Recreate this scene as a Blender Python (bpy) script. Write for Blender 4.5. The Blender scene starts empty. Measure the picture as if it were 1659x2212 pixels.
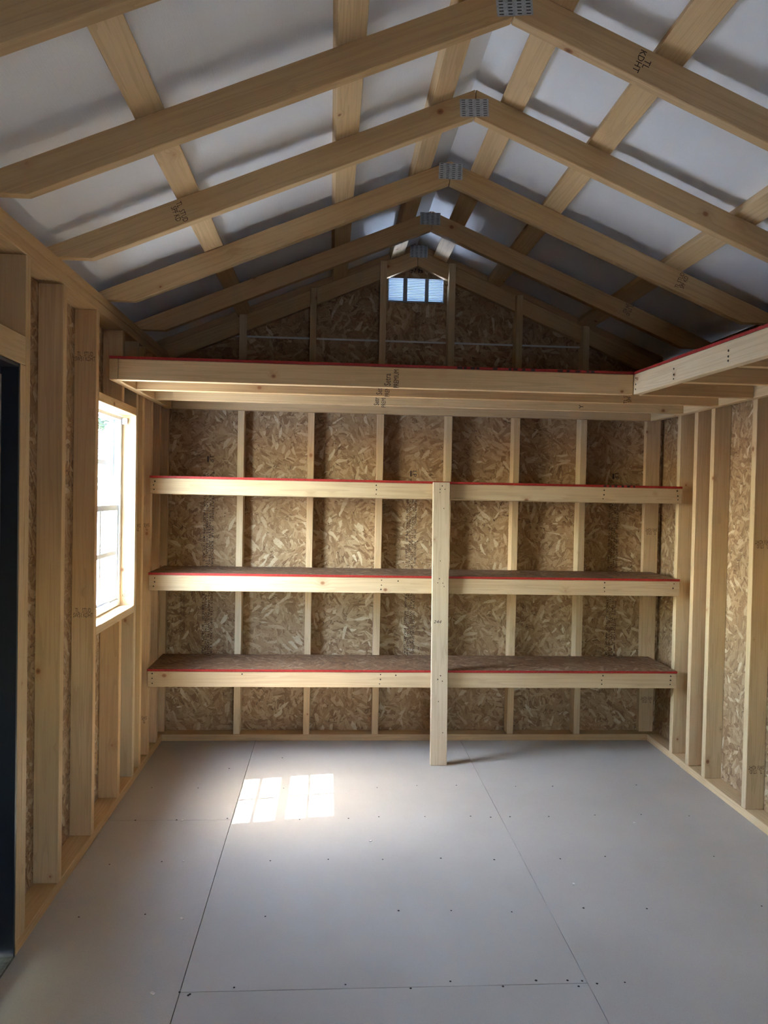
import bpy, bmesh, math, random
from mathutils import Matrix, Vector
from math import cos, sin, pi, radians, atan, tan

# ------------------------------------------------------------------ camera, sky, sun, exposure
SC = bpy.context.scene
COL = SC.collection
IMG_W, FOCAL = 1659.0, 1713.975
YAW, PITCH, ROLL = 0.0682, -0.0228, 0.0197
CAM_LOC = Vector((0.9531, -4.6656, 1.4641))


def make_camera():
    f = Vector((sin(YAW) * cos(PITCH), cos(YAW) * cos(PITCH), sin(PITCH)))
    r = Vector((cos(YAW), -sin(YAW), 0))
    u = r.cross(f)
    r2 = r * cos(ROLL) + u * sin(ROLL)
    u2 = -r * sin(ROLL) + u * cos(ROLL)
    m = Matrix((r2, u2, -f)).transposed().to_4x4()
    m.translation = CAM_LOC
    cd = bpy.data.cameras.new('camera')
    cd.sensor_fit = 'HORIZONTAL'
    cd.sensor_width = 36.0
    cd.lens = FOCAL / IMG_W * 36.0
    cd.clip_start, cd.clip_end = 0.05, 300
    o = bpy.data.objects.new('camera', cd)
    o.matrix_world = m
    COL.objects.link(o)
    SC.camera = o


make_camera()

SUN_DIR = Vector((0.618, 0.108, -1.0)).normalized()       # the way the light travels
SUN_STRENGTH = 3.7
SKY_STRENGTH = 0.52
EXPOSURE = 4.92

world = bpy.data.worlds.new('sky')
SC.world = world
world.use_nodes = True
wn = world.node_tree
wn.nodes.clear()
_out = wn.nodes.new('ShaderNodeOutputWorld')
_bg = wn.nodes.new('ShaderNodeBackground')
_sky = wn.nodes.new('ShaderNodeTexSky')
_sky.sky_type = 'NISHITA'
_sky.sun_disc = False
_sky.sun_elevation = math.asin(-SUN_DIR.z)
_sky.sun_rotation = math.atan2(-SUN_DIR.x, -SUN_DIR.y)
_sky.air_density, _sky.dust_density, _sky.ozone_density = 1.15, 1.0, 1.1
_bg.inputs['Strength'].default_value = SKY_STRENGTH
wn.links.new(_sky.outputs[0], _bg.inputs['Color'])
wn.links.new(_bg.outputs[0], _out.inputs['Surface'])

_sl = bpy.data.lights.new('sun', 'SUN')
_sl.energy = SUN_STRENGTH
_sl.angle = radians(0.4)
_sl.color = (1.0, 0.99, 0.985)
_so = bpy.data.objects.new('sun', _sl)
_so.rotation_euler = SUN_DIR.to_track_quat('-Z', 'Y').to_euler()
_so.location = (-6, -2, 9)
COL.objects.link(_so)

SC.view_settings.view_transform = 'Standard'
SC.view_settings.look = 'None'
SC.view_settings.gamma = 1.0
SC.view_settings.use_curve_mapping = False
SC.view_settings.exposure = EXPOSURE
SC.cycles.max_bounces = 10
SC.cycles.diffuse_bounces = 7
SC.cycles.glossy_bounces = 4
SC.cycles.transparent_max_bounces = 12
SC.cycles.caustics_reflective = False
SC.cycles.caustics_refractive = False
SC.cycles.sample_clamp_indirect = 12.0
SC.cycles.use_denoising = True

random.seed(7)

# ------------------------------------------------------------------ dimensions (metres)
W = 2.893            # inside width between the stud faces
T = 0.0381           # thickness of a two-by-four
D = 0.0889           # its depth
Y_END = -5.60        # inner face of the wall behind the camera
PLATE_LO, PLATE_HI = 2.186, 2.262
RIDGE_X, RIDGE_Z, SLOPE = 1.446, 2.915, 5.0 / 12.0
ANG = atan(SLOPE)
ROOF_OFF = T / cos(ANG) + 0.001
OSB_T = 0.012


def rafter_top(x):
    return RIDGE_Z - SLOPE * abs(x - RIDGE_X)


# ------------------------------------------------------------------ materials
def new_mat(name):
    m = bpy.data.materials.new(name)
    m.use_nodes = True
    nt = m.node_tree
    nt.nodes.clear()
    return m, nt


def nd(nt, kind, **kw):
    n = nt.nodes.new(kind)
    for k, v in kw.items():
        if k in ('operation', 'data_type', 'blend_type', 'feature', 'distance', 'noise_dimensions', 'voronoi_dimensions', 'interpolation_type', 'rotation_type', 'clamp', 'wave_type', 'bands_direction'):
            setattr(n, k, v)
    return n


def setin(nt, n, key, v):
    s = n.inputs[key]
    if hasattr(v, 'is_linked') or isinstance(v, bpy.types.NodeSocket):
        nt.links.new(v, s)
    else:
        s.default_value = v


def math_n(nt, op, a, b=None, c=None, clamp=False):
    n = nt.nodes.new('ShaderNodeMath')
    n.operation = op
    n.use_clamp = clamp
    setin(nt, n, 0, a)
    if b is not None:
        setin(nt, n, 1, b)
    if c is not None:
        setin(nt, n, 2, c)
    return n.outputs[0]


def vmath(nt, op, a, b=None, scale=None):
    n = nt.nodes.new('ShaderNodeVectorMath')
    n.operation = op
    setin(nt, n, 0, a)
    if b is not None:
        setin(nt, n, 1, b)
    if scale is not None:
        setin(nt, n, 3, scale)
    return n.outputs[0]


def mix_col(nt, fac, a, b, blend='MIX'):
    n = nt.nodes.new('ShaderNodeMix')
    n.data_type = 'RGBA'
    n.blend_type = blend
    setin(nt, n, 0, fac)
    setin(nt, n, 6, a)
    setin(nt, n, 7, b)
    return n.outputs[2]


def noise(nt, vec, scale=5.0, detail=3.0, rough=0.5, dist=0.0):
    n = nt.nodes.new('ShaderNodeTexNoise')
    setin(nt, n, 'Vector', vec)
    n.inputs['Scale'].default_value = scale
    n.inputs['Detail'].default_value = detail
    n.inputs['Roughness'].default_value = rough
    n.inputs['Distortion'].default_value = dist
    return n


def voronoi(nt, vec, scale=1.0, feature='F1', rnd=1.0):
    n = nt.nodes.new('ShaderNodeTexVoronoi')
    n.feature = feature
    setin(nt, n, 'Vector', vec)
    n.inputs['Scale'].default_value = scale
    n.inputs['Randomness'].default_value = rnd
    return n


def ramp(nt, fac, stops):
    n = nt.nodes.new('ShaderNodeValToRGB')
    setin(nt, n, 0, fac)
    els = n.color_ramp.elements
    els[0].position, els[0].color = stops[0][0], (*stops[0][1], 1)
    els[1].position, els[1].color = stops[-1][0], (*stops[-1][1], 1)
    for p, c in stops[1:-1]:
        e = els.new(p)
        e.color = (*c, 1)
    return n.outputs[0]


def smooth(nt, v, lo, hi, to0=0.0, to1=1.0):
    n = nt.nodes.new('ShaderNodeMapRange')
    n.interpolation_type = 'SMOOTHSTEP'
    setin(nt, n, 0, v)
    n.inputs[1].default_value = lo
    n.inputs[2].default_value = hi
    n.inputs[3].default_value = to0
    n.inputs[4].default_value = to1
    return n.outputs[0]


def finish(nt, color, rough=0.6, bump=None, bump_strength=0.2, bump_dist=0.002, spec=0.4, metal=0.0):
    b = nt.nodes.new('ShaderNodeBsdfPrincipled')
    o = nt.nodes.new('ShaderNodeOutputMaterial')
    setin(nt, b, 'Base Color', color)
    setin(nt, b, 'Roughness', rough)
    b.inputs['Specular IOR Level'].default_value = spec
    b.inputs['Metallic'].default_value = metal
    if bump is not None:
        bn = nt.nodes.new('ShaderNodeBump')
        bn.inputs['Strength'].default_value = bump_strength
        bn.inputs['Distance'].default_value = bump_dist
        setin(nt, bn, 'Height', bump)
        nt.links.new(bn.outputs[0], b.inputs['Normal'])
    nt.links.new(b.outputs[0], o.inputs['Surface'])
    return b


def obj_coords(nt):
    """Object coordinates, shifted by a random amount for each object."""
    tc = nt.nodes.new('ShaderNodeTexCoord')
    oi = nt.nodes.new('ShaderNodeObjectInfo')
    off = math_n(nt, 'MULTIPLY', oi.outputs['Random'], 37.0)
    cx = nt.nodes.new('ShaderNodeCombineXYZ')
    for i, k in enumerate((1.0, 0.61, 0.37)):
        nt.links.new(math_n(nt, 'MULTIPLY', off, k), cx.inputs[i])
    return vmath(nt, 'ADD', tc.outputs['Object'], cx.outputs[0]), oi


def mat_lumber():
    m, nt = new_mat('pine_lumber')
    vec, oi = obj_coords(nt)
    # knots: round spots along the board
    kv = voronoi(nt, vmath(nt, 'MULTIPLY', vec, (1.0, 1.25, 1.25)), scale=7.0)
    rnd = nt.nodes.new('ShaderNodeSeparateColor')
    nt.links.new(kv.outputs['Color'], rnd.inputs[0])
    has = math_n(nt, 'GREATER_THAN', rnd.outputs[0], 0.30)
    size = math_n(nt, 'MULTIPLY_ADD', rnd.outputs[1], 0.075, 0.03)
    rel = math_n(nt, 'DIVIDE', kv.outputs['Distance'], size)
    knot = math_n(nt, 'MULTIPLY', smooth(nt, rel, 0.75, 1.15, 1.0, 0.0), has)
    halo = math_n(nt, 'MULTIPLY', smooth(nt, rel, 0.8, 3.6, 1.0, 0.0), has)
    # grain, pushed aside round the knots
    sp = nt.nodes.new('ShaderNodeSeparateXYZ')
    nt.links.new(vec, sp.inputs[0])
    push = math_n(nt, 'MULTIPLY', halo, 0.016)
    cb = nt.nodes.new('ShaderNodeCombineXYZ')
    nt.links.new(math_n(nt, 'MULTIPLY', sp.outputs[0], 0.9), cb.inputs[0])
    nt.links.new(math_n(nt, 'MULTIPLY', math_n(nt, 'ADD', sp.outputs[1], push), 26.0), cb.inputs[1])
    nt.links.new(math_n(nt, 'MULTIPLY', sp.outputs[2], 26.0), cb.inputs[2])
    rings = noise(nt, cb.outputs[0], 1.0, 2.0, 0.5, 0.25)
    ringv = math_n(nt, 'FRACT', math_n(nt, 'MULTIPLY', rings.outputs[0], 6.0))
    ringm = smooth(nt, ringv, 0.45, 1.0)
    fine = noise(nt, vmath(nt, 'MULTIPLY', vec, (5.0, 260.0, 260.0)), 1.0, 2.0, 0.6)
    blot = noise(nt, vmath(nt, 'MULTIPLY', vec, (1.2, 5.0, 5.0)), 1.0, 3.0, 0.5)
    base = ramp(nt, blot.outputs[0], [(0.3, (0.555, 0.388, 0.200)), (0.55, (0.62, 0.452, 0.252)), (0.75, (0.67, 0.508, 0.305))])
    c = mix_col(nt, math_n(nt, 'MULTIPLY', ringm, 0.28), base, (0.36, 0.235, 0.115, 1))
    c = mix_col(nt, smooth(nt, fine.outputs[0], 0.35, 0.75, 0.0, 0.16), c, (0.30, 0.20, 0.10, 1))
    c = mix_col(nt, math_n(nt, 'MULTIPLY', halo, 0.22), c, (0.32, 0.16, 0.07, 1))
    core = mix_col(nt, smooth(nt, rel, 0.1, 0.9), (0.12, 0.045, 0.018, 1), (0.36, 0.155, 0.06, 1))
    c = mix_col(nt, math_n(nt, 'MULTIPLY', knot, 0.85), c, core)
    # one tint for the whole board
    c = mix_col(nt, 1.0, c, oi.outputs['Color'], 'MULTIPLY')
    finish(nt, c, 0.62, fine.outputs[0], 0.10, 0.001, 0.3)
    return m


def mat_osb(name, tint=(1, 1, 1), dark=1.0):
    m, nt = new_mat(name)
    vec, oi = obj_coords(nt)
    sp = nt.nodes.new('ShaderNodeSeparateXYZ')
    nt.links.new(vec, sp.inputs[0])
    flat = nt.nodes.new('ShaderNodeCombineXYZ')
    nt.links.new(sp.outputs[0], flat.inputs[0])
    nt.links.new(sp.outputs[1], flat.inputs[1])
    warp = noise(nt, flat.outputs[0], 16.0, 3.0, 0.6)
    wv = vmath(nt, 'SCALE', vmath(nt, 'SUBTRACT', warp.outputs['Color'], (0.5, 0.5, 0.5)), scale=0.020)
    p0 = vmath(nt, 'ADD', flat.outputs[0], wv)
    stops = [(0.0, (0.25, 0.14, 0.065)), (0.3, (0.38, 0.24, 0.12)), (0.7, (0.48, 0.33, 0.18)), (1.0, (0.60, 0.45, 0.27))]
    c = None
    h = 0.5
    # strands lie over one another in layers, each layer turned its own way
    pale = [(0.0, (0.46, 0.31, 0.165)), (0.5, (0.58, 0.43, 0.255)), (1.0, (0.76, 0.645, 0.45))]
    for k, (deg, cell, sx, sy, keep, lines) in enumerate(((20, 0, 13, 40, 0.0, 0), (0, 11.0, 15, 56, 0.38, 1), (50, 0, 14, 52, 0.50, 0), (0, 15.0, 19, 74, 0.48, 1), (0, 9.0, 16, 60, 0.80, 0))):
        pk = vmath(nt, 'ADD', p0, (k * 3.17, k * 1.93, 0))
        vr = nt.nodes.new('ShaderNodeVectorRotate')
        vr.rotation_type = 'Z_AXIS'
        nt.links.new(pk, vr.inputs['Vector'])
        if cell:
            big = voronoi(nt, pk, cell)
            big.voronoi_dimensions = '2D'
            bs = nt.nodes.new('ShaderNodeSeparateColor')
            nt.links.new(big.outputs['Color'], bs.inputs[0])
            nt.links.new(math_n(nt, 'MULTIPLY', bs.outputs[0], 6.283), vr.inputs['Angle'])
        else:
            vr.inputs['Angle'].default_value = radians(deg)
        q = vmath(nt, 'MULTIPLY', vr.outputs[0], (sx, sy, 1.0))
        fl = voronoi(nt, q, 1.0)
        fl.voronoi_dimensions = '2D'
        s2 = nt.nodes.new('ShaderNodeSeparateColor')
        nt.links.new(fl.outputs['Color'], s2.inputs[0])
        col = ramp(nt, s2.outputs[0], pale if k == 4 else stops)
        if lines:
            # a thin dark line where a strand's edge lifts, on some strands only
            ed = voronoi(nt, q, 1.0, 'DISTANCE_TO_EDGE')
            ed.voronoi_dimensions = '2D'
            line = math_n(nt, 'MULTIPLY', smooth(nt, ed.outputs[0], 0.03, 0.10, 1.0, 0.0), math_n(nt, 'GREATER_THAN', s2.outputs[2], 0.45))
            line = math_n(nt, 'MULTIPLY', line, smooth(nt, warp.outputs[0], 0.44, 0.52))
            col = mix_col(nt, math_n(nt, 'MULTIPLY', line, 0.85), col, (0.05, 0.025, 0.012, 1))
        if c is None:
            c = col
            h = s2.outputs[0]
        else:
            on = math_n(nt, 'GREATER_THAN', s2.outputs[1], keep)
            c = mix_col(nt, on, c, col)
            mx = nt.nodes.new('ShaderNodeMix')
            nt.links.new(on, mx.inputs[0])
            setin(nt, mx, 2, h)
            nt.links.new(s2.outputs[0], mx.inputs[3])
            h = mx.outputs[0]
    streak = noise(nt, vmath(nt, 'MULTIPLY', p0, (90.0, 90.0, 1.0)), 1.0, 3.0, 0.65)
    c = mix_col(nt, smooth(nt, streak.outputs[0], 0.5, 0.72, 0.0, 0.5), c, (0.23, 0.12, 0.05, 1))
    patch = noise(nt, vmath(nt, 'MULTIPLY', p0, (2.4, 2.4, 1.0)), 1.0, 1.0, 0.5)
    c = mix_col(nt, smooth(nt, patch.outputs[0], 0.35, 0.7, 0.0, 0.4), c, (0.37, 0.22, 0.10, 1))
    c = mix_col(nt, 1.0, c, (*tint, 1), 'MULTIPLY')
    finish(nt, c, 0.60, h, 0.25, 0.002, 0.35)
    return m


def mat_plain(name, col, rough=0.5, spec=0.4, metal=0.0, speckle=0.0, scale=180.0):
    m, nt = new_mat(name)
    if speckle > 0:
        vec, oi = obj_coords(nt)
        n = noise(nt, vec, scale, 3.0, 0.6)
        d = tuple(max(0.0, k * (1 - speckle)) for k in col)
        l = tuple(min(1.0, k * (1 + speckle)) for k in col)
        c = ramp(nt, n.outputs[0], [(0.3, d), (0.7, l)])
        finish(nt, c, rough, n.outputs[0], 0.08, 0.001, spec, metal)
    else:
        finish(nt, (*col, 1), rough, None, 0, 0, spec, metal)
    return m


def mat_floor():
    m, nt = new_mat('floor_sheet')
    vec, oi = obj_coords(nt)
    a = noise(nt, vec, 420.0, 3.0, 0.65)
    b = noise(nt, vec, 2.2, 3.0, 0.5)
    c = ramp(nt, b.outputs[0], [(0.3, (0.435, 0.398, 0.335)), (0.7, (0.495, 0.456, 0.388))])
    c = mix_col(nt, smooth(nt, a.outputs[0], 0.42, 0.75, 0.0, 0.22), c, (0.20, 0.165, 0.12, 1))
    fibres = noise(nt, vmath(nt, 'MULTIPLY', vec, (900.0, 90.0, 1.0)), 1.0, 2.0, 0.5)
    c = mix_col(nt, smooth(nt, fibres.outputs[0], 0.62, 0.8, 0.0, 0.2), c, (0.5, 0.45, 0.40, 1))
    finish(nt, c, 0.52, a.outputs[0], 0.10, 0.0008, 0.45)
    return m


def mat_liner():
    """Woven white sheeting under the roof."""
    m, nt = new_mat('woven_white_liner')
    tc = nt.nodes.new('ShaderNodeTexCoord')
    vec = tc.outputs['Object']
    a = noise(nt, vmath(nt, 'MULTIPLY', vec, (12.0, 330.0, 1.0)), 1.0, 2.0, 0.5)
    b = noise(nt, vmath(nt, 'MULTIPLY', vec, (330.0, 12.0, 1.0)), 1.0, 2.0, 0.5)
    h = math_n(nt, 'ADD', a.outputs[0], b.outputs[0])
    big = noise(nt, vec, 3.0, 2.0, 0.5)
    c = ramp(nt, big.outputs[0], [(0.3, (0.74, 0.765, 0.785)), (0.7, (0.79, 0.815, 0.83))])
    c = mix_col(nt, smooth(nt, h, 0.9, 1.35, 0.0, 0.12), c, (0.80, 0.80, 0.82, 1))
    finish(nt, c, 0.32, h, 0.35, 0.0012, 0.5)
    return m


def mat_glass():
    m, nt = new_mat('window_glass')
    t = nt.nodes.new('ShaderNodeBsdfTransparent')
    t.inputs[0].default_value = (0.94, 0.97, 0.97, 1)
    g = nt.nodes.new('ShaderNodeBsdfGlossy')
    g.inputs['Roughness'].default_value = 0.02
    lw = nt.nodes.new('ShaderNodeLayerWeight')      # the same seen from either side
    lw.inputs['Blend'].default_value = 0.5
    fr = math_n(nt, 'MULTIPLY_ADD', math_n(nt, 'POWER', lw.outputs['Facing'], 5.0), 0.85, 0.045)
    mx = nt.nodes.new('ShaderNodeMixShader')
    o = nt.nodes.new('ShaderNodeOutputMaterial')
    nt.links.new(fr, mx.inputs[0])
    nt.links.new(t.outputs[0], mx.inputs[1])
    nt.links.new(g.outputs[0], mx.inputs[2])
    nt.links.new(mx.outputs[0], o.inputs['Surface'])
    return m


def mat_translucent(name, col):
    m, nt = new_mat(name)
    d = nt.nodes.new('ShaderNodeBsdfDiffuse')
    d.inputs[0].default_value = (*col, 1)
    t = nt.nodes.new('ShaderNodeBsdfTranslucent')
    t.inputs[0].default_value = (*col, 1)
    mx = nt.nodes.new('ShaderNodeMixShader')
    mx.inputs[0].default_value = 0.03
    o = nt.nodes.new('ShaderNodeOutputMaterial')
    nt.links.new(d.outputs[0], mx.inputs[1])
    nt.links.new(t.outputs[0], mx.inputs[2])
    nt.links.new(mx.outputs[0], o.inputs['Surface'])
    return m


def mat_gravel():
    m, nt = new_mat('pale_gravel')
    vec, oi = obj_coords(nt)
    v = voronoi(nt, vec, 28.0)
    c = ramp(nt, v.outputs['Distance'], [(0.1, (0.38, 0.40, 0.43)), (0.6, (0.20, 0.21, 0.23))])
    n = noise(nt, vec, 1.3, 4.0, 0.6)
    c = mix_col(nt, smooth(nt, n.outputs[0], 0.4, 0.7, 0.0, 0.5), c, (0.42, 0.42, 0.40, 1))
    finish(nt, c, 0.9, v.outputs['Distance'], 0.3, 0.01, 0.2)
    return m


def mat_shingle():
    m, nt = new_mat('roof_shingles')
    vec, oi = obj_coords(nt)
    n = noise(nt, vec, 14.0, 3.0, 0.6)
    c = ramp(nt, n.outputs[0], [(0.3, (0.05, 0.045, 0.04)), (0.7, (0.12, 0.11, 0.10))])
    finish(nt, c, 0.9, n.outputs[0], 0.2, 0.01, 0.2)
    return m


def mat_leaves():
    m, nt = new_mat('tree_leaves')
    vec, oi = obj_coords(nt)
    n = noise(nt, vec, 3.0, 3.0, 0.6)
    c = ramp(nt, n.outputs[0], [(0.3, (0.012, 0.030, 0.012)), (0.7, (0.030, 0.055, 0.022))])
    finish(nt, c, 0.7, None, 0, 0, 0.3)
    return m


M_WOOD = mat_lumber()
M_OSB = mat_osb('oriented_strand_board', (0.82, 0.77, 0.72))
M_OSB_DECK = mat_osb('deck_strand_board', (0.50, 0.41, 0.37))
M_RED = mat_plain('red_edge_paint', (0.30, 0.020, 0.014), 0.55, 0.3, 0, 0.25, 120.0)
M_FLOOR = mat_floor()
M_LINER = mat_liner()
M_NAVY = mat_plain('navy_paint', (0.008, 0.011, 0.018), 0.45, 0.4, 0, 0.12, 60.0)
M_VINYL = mat_plain('white_vinyl', (0.62, 0.66, 0.70), 0.35, 0.5)
M_GLASS = mat_glass()
M_STEEL = mat_plain('galvanised_steel', (0.42, 0.45, 0.46), 0.45, 0.5, 0.2, 0.2, 90.0)
M_HOLE = mat_plain('dark_slot', (0.035, 0.028, 0.022), 0.8, 0.1)
M_INK = mat_plain('black_ink', (0.035, 0.025, 0.025), 0.8, 0.1, 0, 0.4, 300.0)
M_INK_FAINT = mat_plain('faded_ink', (0.075, 0.05, 0.04), 0.8, 0.1, 0, 0.5, 200.0)
M_INK_OSB = mat_plain('board_ink', (0.028, 0.020, 0.026), 0.8, 0.1, 0, 0.5, 160.0)
M_VENT = mat_translucent('white_vent_plastic', (0.30, 0.34, 0.38))
M_VENT_BAR = mat_plain('vent_mullion', (0.22, 0.23, 0.25), 0.5)
M_FLASH = mat_plain('grey_flashing', (0.62, 0.60, 0.57), 0.5)
M_DOORPANEL = mat_plain('bare_door_board', (0.42, 0.33, 0.25), 0.6, 0.3, 0, 0.2, 40.0)
M_SILL = mat_plain('weathered_threshold', (0.10, 0.10, 0.085), 0.5, 0.4, 0.2, 0.6, 35.0)
M_GRAVEL = mat_gravel()
M_SHINGLE = mat_shingle()
M_LEAF = mat_leaves()
M_BARK = mat_plain('bark', (0.10, 0.07, 0.05), 0.9, 0.1, 0, 0.4, 30.0)
M_SIDING = mat_plain('pale_siding', (0.52, 0.53, 0.52), 0.6, 0.3)
M_DOORBLUE = mat_plain('blue_grey_door', (0.024, 0.038, 0.048), 0.5, 0.3)
M_GREY = mat_plain('grey_trim', (0.03, 0.038, 0.045), 0.5, 0.3)
M_BLACK = mat_plain('black_metal', (0.02, 0.02, 0.02), 0.4, 0.4)
M_CHIP = mat_plain('pale_chip', (0.72, 0.68, 0.60), 0.7, 0.2)

# ------------------------------------------------------------------ building helpers
WM = {}                     # world matrix of every object, known before the depsgraph is


def link(name, mesh, parent=None, mat=None, world=None, kind=None, tint=None):
    o = bpy.data.objects.new(name, mesh)
    COL.objects.link(o)
    world = world or Matrix.Identity(4)
    WM[o.name] = world
    if parent is not None:
        o.parent = parent
        o.matrix_parent_inverse = Matrix.Identity(4)
        o.matrix_basis = WM[parent.name].inverted() @ world
    else:
        o.matrix_basis = world
    if mesh is not None and mat is not None:
        for mm in (mat if isinstance(mat, (list, tuple)) else [mat]):
            mesh.materials.append(mm)
    if kind:
        o['kind'] = kind
    if tint is not None:
        o.color = (*(max(t, 0.01) ** 0.75 for t in tint), 1)
    return o


def empty(name, loc, label=None, cat=None, group=None, kind=None):
    o = link(name, None, None, None, Matrix.Translation(Vector(loc)), kind)
    o.empty_display_size = 0.1
    if label:
        o['label'] = label
    if cat:
        o['category'] = cat
    if group:
        o['group'] = group
    return o


def bm_mesh(bm, name, smooth_=False):
    bmesh.ops.recalc_face_normals(bm, faces=bm.faces)
    me = bpy.data.meshes.new(name)
    bm.to_mesh(me)
    bm.free()
    if smooth_:
        for p in me.polygons:
            p.use_smooth = True
    return me


def add_box(bm, lo, hi, mi=0):
    vs = [bm.verts.new((x, y, z)) for x in (lo[0], hi[0]) for y in (lo[1], hi[1]) for z in (lo[2], hi[2])]
    fs = [(0, 1, 3, 2), (4, 6, 7, 5), (0, 4, 5, 1), (2, 3, 7, 6), (0, 2, 6, 4), (1, 5, 7, 3)]
    for f in fs:
        fc = bm.faces.new([vs[i] for i in f])
        fc.material_index = mi


def frame_for(dims):
    """Axis order that puts the longest side along local X and the thinnest along local Z."""
    order = sorted(range(3), key=lambda i: -dims[i])
    ax = [Vector((1 if i == k else 0 for i in range(3))) for k in order]
    if ax[0].cross(ax[1]).dot(ax[2]) < 0:
        ax[2] = -ax[2]
    return order, Matrix(ax).transposed().to_4x4()


def tint_rand(base=(1, 1, 1), amt=0.07):
    g = 1 + random.uniform(-amt, amt)
    w = random.uniform(-0.035, 0.035)
    return (base[0] * g * (1 + w * 0.3), base[1] * g, base[2] * g * (1 - w))


def board(name, parent, lo, hi, mat=None, tint=None, bevel=0.002, rot=None, kind=None):
    """A straight board between two corners; grain along its length. rot = (angle about z, pivot)."""
    lo, hi = Vector(lo), Vector(hi)
    c = (lo + hi) / 2
    d = hi - lo
    order, R = frame_for(d)
    h = [d[order[0]] / 2, d[order[1]] / 2, d[order[2]] / 2]
    bm = bmesh.new()
    add_box(bm, [-k for k in h], h)
    if bevel:
        bmesh.ops.bevel(bm, geom=bm.edges[:], offset=min(bevel, h[2] * 0.4), segments=1, affect='EDGES')
    me = bm_mesh(bm, name)
    w = Matrix.Translation(c) @ R
    if rot:
        p = Vector(rot[1])
        w = Matrix.Translation(p) @ Matrix.Rotation(rot[0], 4, 'Z') @ Matrix.Translation(-p) @ w
    mat = mat or M_WOOD
    return link(name, me, parent, mat, w, kind, tint if tint is not None else tint_rand())


def prism(name, parent, poly, thick, world, mat=None, tint=None, bevel=0.002, kind=None):
    """A board with the outline poly in its local XY plane and the thickness along local Z (0..thick)."""
    bm = bmesh.new()
    a = [bm.verts.new((x, y, 0)) for x, y in poly]
    b = [bm.verts.new((x, y, thick)) for x, y in poly]
    bm.faces.new(a[::-1])
    bm.faces.new(b)
    n = len(poly)
    for i in range(n):
        bm.faces.new((a[i], a[(i + 1) % n], b[(i + 1) % n], b[i]))
    if bevel:
        bmesh.ops.bevel(bm, geom=bm.edges[:], offset=bevel, segments=1, affect='EDGES')
    me = bm_mesh(bm, name)
    return link(name, me, parent, mat or M_WOOD, world, kind, tint if tint is not None else tint_rand())


def grid_panel(name, parent, us, vs, holes, thick, world, mat, kind=None):
    """A sheet in local XY made of cells, open where holes are; only outer faces."""
    bm = bmesh.new()
    nu, nv = len(us) - 1, len(vs) - 1

    def solid(i, j):
        if i < 0 or j < 0 or i >= nu or j >= nv:
            return False
        cu, cv = (us[i] + us[i + 1]) / 2, (vs[j] + vs[j + 1]) / 2
        return not any(h[0] < cu < h[1] and h[2] < cv < h[3] for h in holes)
    cache = {}

    def v(i, j, k):
        if (i, j, k) not in cache:
            cache[(i, j, k)] = bm.verts.new((us[i], vs[j], k * thick))
        return cache[(i, j, k)]
    for i in range(nu):
        for j in range(nv):
            if not solid(i, j):
                continue
            bm.faces.new((v(i, j, 0), v(i, j + 1, 0), v(i + 1, j + 1, 0), v(i + 1, j, 0)))
            bm.faces.new((v(i, j, 1), v(i + 1, j, 1), v(i + 1, j + 1, 1), v(i, j + 1, 1)))
            if not solid(i - 1, j):
                bm.faces.new((v(i, j, 0), v(i, j, 1), v(i, j + 1, 1), v(i, j + 1, 0)))
            if not solid(i + 1, j):
                bm.faces.new((v(i + 1, j, 0), v(i + 1, j + 1, 0), v(i + 1, j + 1, 1), v(i + 1, j, 1)))
            if not solid(i, j - 1):
                bm.faces.new((v(i, j, 0), v(i + 1, j, 0), v(i + 1, j, 1), v(i, j, 1)))
            if not solid(i, j + 1):
                bm.faces.new((v(i, j + 1, 0), v(i, j + 1, 1), v(i + 1, j + 1, 1), v(i + 1, j + 1, 0)))
    me = bm_mesh(bm, name)
    return link(name, me, parent, mat, world, kind)


def axes(x, y, z, loc):
    m = Matrix((Vector(x), Vector(y), Vector(z))).transposed().to_4x4()
    m.translation = Vector(loc)
    return m


def dots(name, parent, pts, normal, r=0.0035, mat=None, depth=0.0012):
    """Small round nail or screw heads, joined as one part."""
    bm = bmesh.new()
    n = Vector(normal).normalized()
    t = n.orthogonal().normalized()
    b = n.cross(t)
    for p in pts:
        p = Vector(p)
        rr = r * random.uniform(0.8, 1.2)
        ring = [bm.verts.new(p + n * depth + (t * cos(a) + b * sin(a)) * rr) for a in [k * pi / 4 for k in range(8)]]
        low = [bm.verts.new(p - n * 0.0005 + (t * cos(a) + b * sin(a)) * rr) for a in [k * pi / 4 for k in range(8)]]
        bm.faces.new(ring)
        for k in range(8):
            bm.faces.new((low[k], low[(k + 1) % 8], ring[(k + 1) % 8], ring[k]))
    me = bm_mesh(bm, name)
    return link(name, me, parent, mat or M_HOLE, None, 'stuff')


_TXT = {}


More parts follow.
